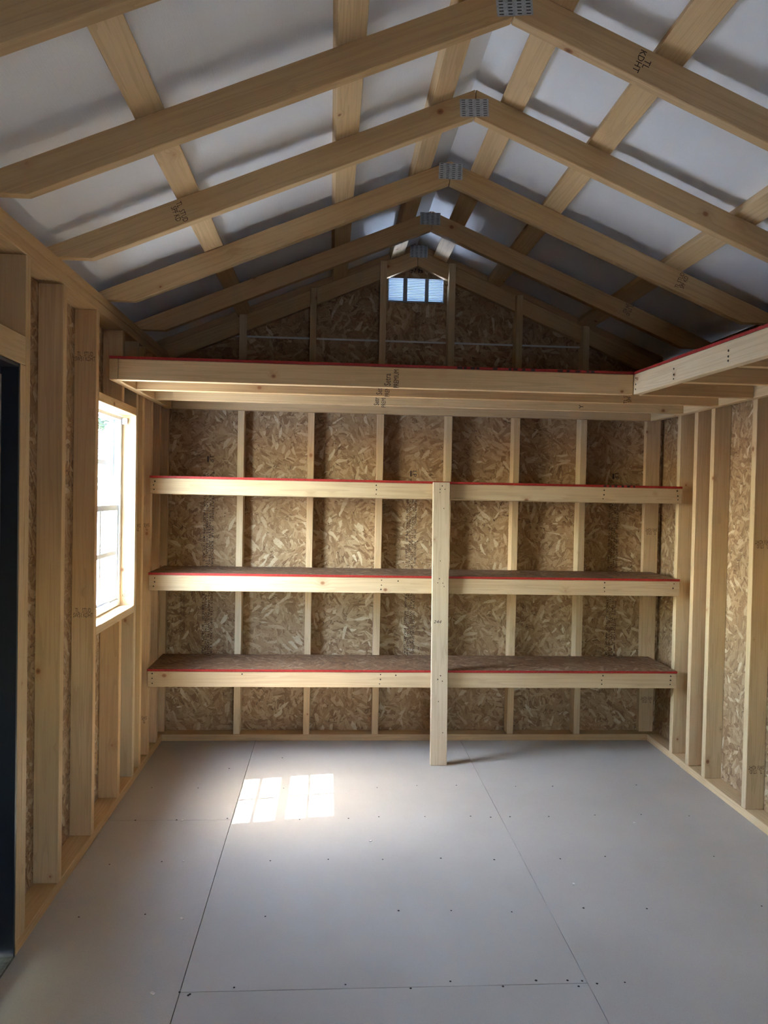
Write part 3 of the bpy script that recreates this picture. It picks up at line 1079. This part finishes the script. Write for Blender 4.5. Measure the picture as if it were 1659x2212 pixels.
# lettering: printed across the boards, reading upwards
stamp('Setra', j1, (1.212 - 0.016, J_FRONT, 1.968 - 0.004), Z, -X, 0.040, M_INK, 0.052)
stamp('PREMIUM', j1, (1.212 + 0.022, J_FRONT, 1.968 + 0.001), Z, -X, 0.032, M_INK, 0.080)
stamp('Setra', j2, (1.196 - 0.016, -0.865, 1.968 - 0.004), Z, -X, 0.040, M_INK, 0.052)
stamp('PREMIUM', j2, (1.196 + 0.022, -0.865, 1.968 + 0.001), Z, -X, 0.032, M_INK, 0.080)
stamp('Setra', j3, (1.205 - 0.016, -0.475, 1.960 - 0.004), Z, -X, 0.040, M_INK, 0.052)
stamp('PREMIUM', j3, (1.205 + 0.022, -0.475, 1.960 + 0.001), Z, -X, 0.032, M_INK, 0.080)
stamp('TL STUD\nSPF 2x4', j2, (2.395, -0.865, 1.968), Z, -X, 0.026, M_INK, 0.080, 0.8)
stamp('Y =', j3, (2.29, -0.475, 1.968), Z, -X, 0.035, M_INK, 0.05)

# ------------------------------------------------------------------ shelves along the back wall
SHELF_Y0, SHELF_BACK = -0.400, -0.362
for k, (zt, lab, nl) in enumerate(((1.537, 'topmost of the three long pine shelves, level with the head of the post', [(1.20, 3), (2.45, 3), (0.025, 3), (2.868, 3)]),
                                   (1.024, 'middle one of the three long shelves, between the top shelf and the lowest shelf', [(1.24, 3), (2.47, 3), (0.03, 3), (2.86, 2), (1.325, 1)]),
                                   (0.511, 'lowest of the three long shelves, its dark strand board top nearest the floor', [(1.24, 3), (2.47, 3), (0.03, 3), (2.86, 3), (1.33, 1), (0.5, 1)]))):
    sh = empty('shelf', (W / 2, -0.2, zt - D), lab, 'shelf', 'wall shelves of the back wall')
    z1 = zt - 0.0125
    z0 = zt - 0.095 - 0.001
    fb = board('front_board', sh, (0.003, SHELF_Y0, z0), (W + 0.001, SHELF_BACK - 0.0005, z1), None, [(.76, .76, .76), (.80, .80, .84), (.80, .78, .76)][k])
    deck_board('shelf_board', sh, [(0.001, SHELF_Y0 - 0.003), (W + 0.001, SHELF_Y0 - 0.003), (W - 0.001, -0.3625), (W - 0.001, -0.0015), (0.002, -0.0015), (0.002, -0.3625)], z1 + 0.0005, zt, M_OSB_DECK)
    board('back_cleat', sh, (0.05, -T - 0.001, z1 - D), (W - 0.05, -0.001, z1 - 0.001))
    pts = []
    for x, n in nl:
        for i in range(n):
            pts.append((x + random.uniform(-.004, .004), SHELF_Y0, z1 - 0.012 - 0.024 * i - random.uniform(0, .006)))
    dots('nail_heads', sh, pts, -Y, 0.0036)
    if k == 0:
        bm = bmesh.new()
        for x0, w_ in ((2.45, .014), (2.48, .012), (2.51, .014), (2.55, .012), (2.58, .018), (2.615, .010)):
            add_box(bm, (x0, SHELF_Y0 - 0.0036, z1 + 0.0015), (x0 + w_, SHELF_Y0 - 0.0029, zt - 0.001))
        link('stencil', bm_mesh(bm, 'stencil'), sh, M_INK, None, 'stuff')

# ------------------------------------------------------------------ post in front of the shelves
post = empty('shelf_post', (1.555, -0.42, 0), 'pale upright post marked 244 holding the fronts of all three shelves', 'post')
PY0, PY1 = -0.4385, -0.4035
pz = 1.533
LEAN = atan((1.565 - 1.549) / pz)
pm = board('post_board', post, (1.565 - D / 2, PY0, 0.0005), (1.565 + D / 2, PY1, pz), None, (.82, .90, 1.10))
# the post leans a hair to the left
lean = Matrix.Translation((1.565, 0, 0)) @ Matrix.Rotation(-LEAN, 4, 'Y') @ Matrix.Translation((-1.565, 0, 0))
pw = lean @ WM[pm.name]
WM[pm.name] = pw
pm.matrix_basis = WM[post.name].inverted() @ pw


def on_post(x, z):
    return tuple(lean @ Vector((x, PY0 - 0.0002, z)))


pts = [(1.568, 1.513), (1.557, 1.495), (1.583, 1.495), (1.556, 1.478), (1.578, 1.392), (1.562, 1.11), (1.558, 1.014), (1.549, .992), (1.577, .990), (1.584, .972), (1.57, .49), (1.555, .47), (1.58, .46), (1.56, .35), (1.585, .18)]
dots('nail_heads', post, [on_post(x, z) for x, z in pts], -Y, 0.003)
stamp('244', pm, on_post(1.549, 0.781), X, Z, 0.024, M_INK, 0.043, 1.0, 0.25)

# ------------------------------------------------------------------ mill stamps on studs and rafters
MILL = 'TL   STUD\nSW51 KDHT'
stamp(MILL, sC, (-0.045, -1.368, 1.995), X, Z, 0.026, M_INK_FAINT, 0.078, 0.75)
stamp(MILL, sC, (-0.042, -1.368, 0.955), X, Z, 0.026, M_INK_FAINT, 0.078, 0.75)
stamp('STUD\nKD HT 051', sE, (-0.032, -0.697, 0.948), X, Z, 0.022, M_INK_FAINT, 0.050, 0.8)
stamp(MILL, sF, (-0.045, -0.559, 1.27), -X, -Z, 0.026, M_INK_FAINT, 0.078, 0.75)
stamp(MILL, sG, (-0.045, -0.362, 1.265), -X, -Z, 0.026, M_INK_FAINT, 0.078, 0.75)
stamp(MILL, sG, (-0.045, -0.362, 0.23), -X, -Z, 0.026, M_INK_FAINT, 0.078, 0.75)
stamp(MILL, r_studs[3], (W + 0.046, -1.154, 1.268), -X, -Z, 0.026, M_INK_FAINT, 0.074, 0.75)
stamp(MILL, r_studs[3], (W + 0.046, -1.154, 0.225), -X, -Z, 0.026, M_INK, 0.074, 0.75)
cs = [o for o in wall_back.children if o.name.startswith('stud')]
stamp(MILL, cs[6], (W + 0.018, 0.050, 0.235), -X, -Z, 0.026, M_INK_FAINT, 0.074, 0.75)
stamp(MILL, cs[6], (W + 0.018, 0.050, 1.268), -X, -Z, 0.026, M_INK_FAINT, 0.074, 0.75)
dl = Vector((-cos(ANG), 0, -sin(ANG)))
dr = Vector((cos(ANG), 0, -sin(ANG)))
nl_ = Vector((sin(ANG), 0, -cos(ANG)))
nr_ = Vector((-sin(ANG), 0, -cos(ANG)))


def raf_stamp(key, text, cx, cz, width, mat, flip=False):
    d, n = (dl, nl_) if key[1] == 'left' else (dr, nr_)
    # reads across the rafter
    xd = n if not flip else -n
    yd_ = (-d if key[1] == 'left' else d)
    if xd.cross(yd_).y > 0:
        yd_ = -yd_
    stamp(text, raft[key], (cx, key[0], cz), xd, yd_, 0.028, mat, width, 0.8)


raf_stamp((-1.825, 'left'), 'TL  STUD\nSPF KD', 0.408, 2.432, 0.072, M_INK)
raf_stamp((-2.42, 'right'), 'TL\nKDHT', 1.823, 2.712, 0.066, M_INK)
raf_stamp((-1.212, 'right'), 'TL STUD\nSPF KD', 2.497, 2.434, 0.072, M_INK_FAINT, True)
raf_stamp((-0.60, 'right'), 'TL STUD\nSPF KD', 2.483, 2.452, 0.066, M_INK_FAINT)
stamp('TL STUD KDHT 51', [o for o in wall_left.children if o.name.startswith('top_plate')][0], (-0.05, -1.80, PLATE_LO - 0.0005), X, -Y, 0.03, M_INK, 0.07)

# ink columns on the strand board of the back wall, reading downwards
ROWS = ['RATED SHEATHING  24/16  EXPOSURE 1  THICKNESS 7/16 IN.  SIZED FOR SPACING',
        'THIS SIDE UP  STRENGTH AXIS THIS DIRECTION  INSTALL WITH SPACE AT JOINTS',
        'WEATHER  CLASS  SURFACE OF PANEL  STRUCTURAL 1 RATED  CONSTRUCTION SHEATHING',
        '000  PRP-108  HUD-UM-40  CLASS  7/16 CAT.  EXTERIOR  BOND  PANEL GRADE']


def ink_column(xr, z_top, z_bot, nrows, logo, mat):
    y = D
    ln = z_top - z_bot
    zc = (z_top + z_bot) / 2
    if logo:
        stamp('LP', wall_back, (xr - 0.012, y, z_top + 0.03), -Z, X, 0.036, mat, 0.036, name='ink_mark')
        bm_ = bmesh.new()
        add_box(bm_, (xr - 0.036, y - 0.0007, z_top + 0.012), (xr - 0.028, y - 0.0002, z_top + 0.046))
        link('ink_mark', bm_mesh(bm_, 'ink_mark'), wall_back, mat)
    for r in range(nrows):
        stamp(ROWS[r], wall_back, (xr - 0.0165 * r, y, zc - 0.02 * (r % 2)), -Z, X, 0.019, mat, ln * random.uniform(.9, 1.0), name='ink_mark')


ink_column(0.262, 1.62, 0.30, 4, True, M_INK_OSB)
ink_column(1.468, 1.56, 0.46, 4, True, M_INK_OSB)
ink_column(2.712, 1.57, 0.42, 4, True, M_INK_OSB)
ink_column(0.10, 0.90, 0.60, 2, False, M_INK_OSB)
ink_column(1.462, 2.60, 2.40, 2, False, M_INK_OSB)
stamp('57', wall_back, (1.425, D, 2.80), X, Z, 0.04, M_INK_OSB, 0.035, name='ink_mark')
stamp('8', wall_back, (1.468, D, 2.80), X, Z, 0.04, M_INK_OSB, 0.03, name='ink_mark')

# ------------------------------------------------------------------ outside the window
bm = bmesh.new()
NX, NY = 10, 16
grid = {}
for i in range(NX + 1):
    for j in range(NY + 1):
        x = -45 + 75 * i / NX
        y = -25 + 85 * j / NY
        z = -0.28 + 0.62 * max(0.0, min(1.0, (y - 3) / 26.0))
        grid[i, j] = bm.verts.new((x, y, z))
for i in range(NX):
    for j in range(NY):
        bm.faces.new((grid[i, j], grid[i + 1, j], grid[i + 1, j + 1], grid[i, j + 1]))
ground = link('ground', bm_mesh(bm, 'ground'), None, M_GRAVEL, None, 'structure')
ground['label'] = 'pale gravel yard outside the window'

SY = 30.0
shed = empty('garden_shed', (-9.6, SY + 1.5, 0.34), 'white garden shed with cross braced doors seen through the window', 'shed')
SXA, SXB, SZ0, SZW = -12.2, -7.2, 0.30, 2.95
bm = bmesh.new()
add_box(bm, (SXA, SY, SZ0), (SXB, SY + 3.4, SZW))
link('shed_wall', bm_mesh(bm, 'shed_wall'), shed, M_SIDING)
# roof: eaves to the front, courses of shingles as real steps
bm = bmesh.new()
run, rise = 1.95, 0.92
NC = 9
for side in (0, 1):
    for c in range(NC):
        t0, t1 = c / NC, (c + 1) / NC
        for q in range(14):
            xa = SXA - 0.2 + (SXB - SXA + 0.4) * q / 14
            xb = SXA - 0.2 + (SXB - SXA + 0.4) * (q + 1) / 14 - 0.02
            lift = 0.02 * ((q * 7 + c * 3) % 3) / 2
            ya, yb = (SY - 0.25 + run * t0, SY - 0.25 + run * t1)
            if side:
                ya, yb = 2 * (SY + 1.7) - ya, 2 * (SY + 1.7) - yb
            za, zb = 3.04 + rise * t0 + 0.03 + lift, 3.04 + rise * t1
            v = [bm.verts.new(p) for p in ((xa, ya, za), (xb, ya, za), (xb, yb, zb), (xa, yb, zb), (xa, ya, za - 0.06), (xb, ya, za - 0.06), (xb, yb, zb - 0.06), (xa, yb, zb - 0.06))]
            for f in ((0, 1, 2, 3), (7, 6, 5, 4), (0, 4, 5, 1), (2, 6, 7, 3), (1, 5, 6, 2), (0, 3, 7, 4)):
                bm.faces.new([v[i] for i in f])
link('shingles', bm_mesh(bm, 'shingles'), shed, M_SHINGLE, None, 'stuff')
board('fascia_board', shed, (SXA - 0.2, SY - 0.28, 2.95), (SXB + 0.2, SY - 0.24, 3.08), M_GREY, (1, 1, 1), 0.005)
board('frieze_board', shed, (SXA, SY - 0.03, 2.80), (SXB, SY - 0.001, 2.90), M_GREY, (1, 1, 1), 0.005)
for x0, x1 in ((-10.3, -9.34), (-9.32, -8.38)):
    leaf = board('shed_door', shed, (x0, SY - 0.03, 0.60), (x1, SY - 0.001, 2.68), M_DOORBLUE, (1, 1, 1), 0.003)
    yb = SY - 0.05
    for lo, hi in (((x0, yb, 0.60), (x0 + 0.13, SY - 0.0305, 2.68)), ((x1 - 0.13, yb, 0.60), (x1, SY - 0.0305, 2.68)),
                   ((x0 + 0.13, yb, 0.60), (x1 - 0.13, SY - 0.0305, 0.72)), ((x0 + 0.13, yb, 2.56), (x1 - 0.13, SY - 0.0305, 2.68)), ((x0 + 0.13, yb, 1.58), (x1 - 0.13, SY - 0.0305, 1.70))):
        board('door_trim', leaf, lo, hi, M_SIDING, (1, 1, 1), 0.003)
    for za, zb in ((0.72, 1.58), (1.70, 2.56)):
        for sgn in (1, -1):
            p0 = Vector((x0 + 0.13, yb + 0.006, za if sgn > 0 else zb))
            p1 = Vector((x1 - 0.13, yb + 0.006, zb if sgn > 0 else za))
            d = p1 - p0
            L_ = d.length
            u = d.normalized()
            w2 = Vector((0, 1, 0))
            v3 = w2.cross(u)
            bmx = bmesh.new()
            add_box(bmx, (-L_ / 2, -0.065, -0.006 - (0.001 if sgn > 0 else 0)), (L_ / 2, 0.065, 0.012))
            link('door_brace', bm_mesh(bmx, 'door_brace'), leaf, M_SIDING, axes(u, v3, u.cross(v3), (p0 + p1) / 2))
board('door_knob', shed, (-8.47, SY - 0.09, 1.60), (-8.42, SY - 0.0505, 1.72), M_BLACK, (1, 1, 1), 0.01)
bm = bmesh.new()
add_box(bm, (-8.78, SY - 0.16, 2.74), (-8.62, SY - 0.001, 2.79))
add_box(bm, (-8.74, SY - 0.14, 2.64), (-8.66, SY - 0.05, 2.745))
link('wall_lamp', bm_mesh(bm, 'wall_lamp'), shed, M_BLACK)

tree = empty('tree', (-10.5, 40.0, 0.34), 'leafy green tree rising behind the white garden shed', 'tree')
bm = bmesh.new()
bmesh.ops.create_cone(bm, cap_ends=True, segments=10, radius1=0.28, radius2=0.12, depth=4.2, matrix=Matrix.Translation((-10.5, 40, 2.4)))
link('trunk', bm_mesh(bm, 'trunk', True), tree, M_BARK)
rng = random.Random(3)
bm = bmesh.new()
for k in range(2600):
    while True:
        p = Vector((rng.uniform(-1, 1), rng.uniform(-1, 1), rng.uniform(-1, 1)))
        if 0.25 < p.length < 1:
            break
    c = Vector((-10.5 + p.x * 3.4, 40 + p.y * 2.6, 5.2 + p.z * 2.3 + 0.35 * sin(p.x * 6)))
    s = rng.uniform(0.12, 0.24)
    n = Vector((rng.gauss(0, 1), rng.gauss(0, 1), rng.gauss(0, 1))).normalized()
    t = n.orthogonal().normalized()
    b = n.cross(t)
    v = [bm.verts.new(c + t * s), bm.verts.new(c + b * s * 0.55 + n * s * .15), bm.verts.new(c - t * s), bm.verts.new(c - b * s * 0.55 + n * s * .15)]
    bm.faces.new(v)
link('foliage', bm_mesh(bm, 'foliage'), tree, M_LEAF, None, 'stuff')
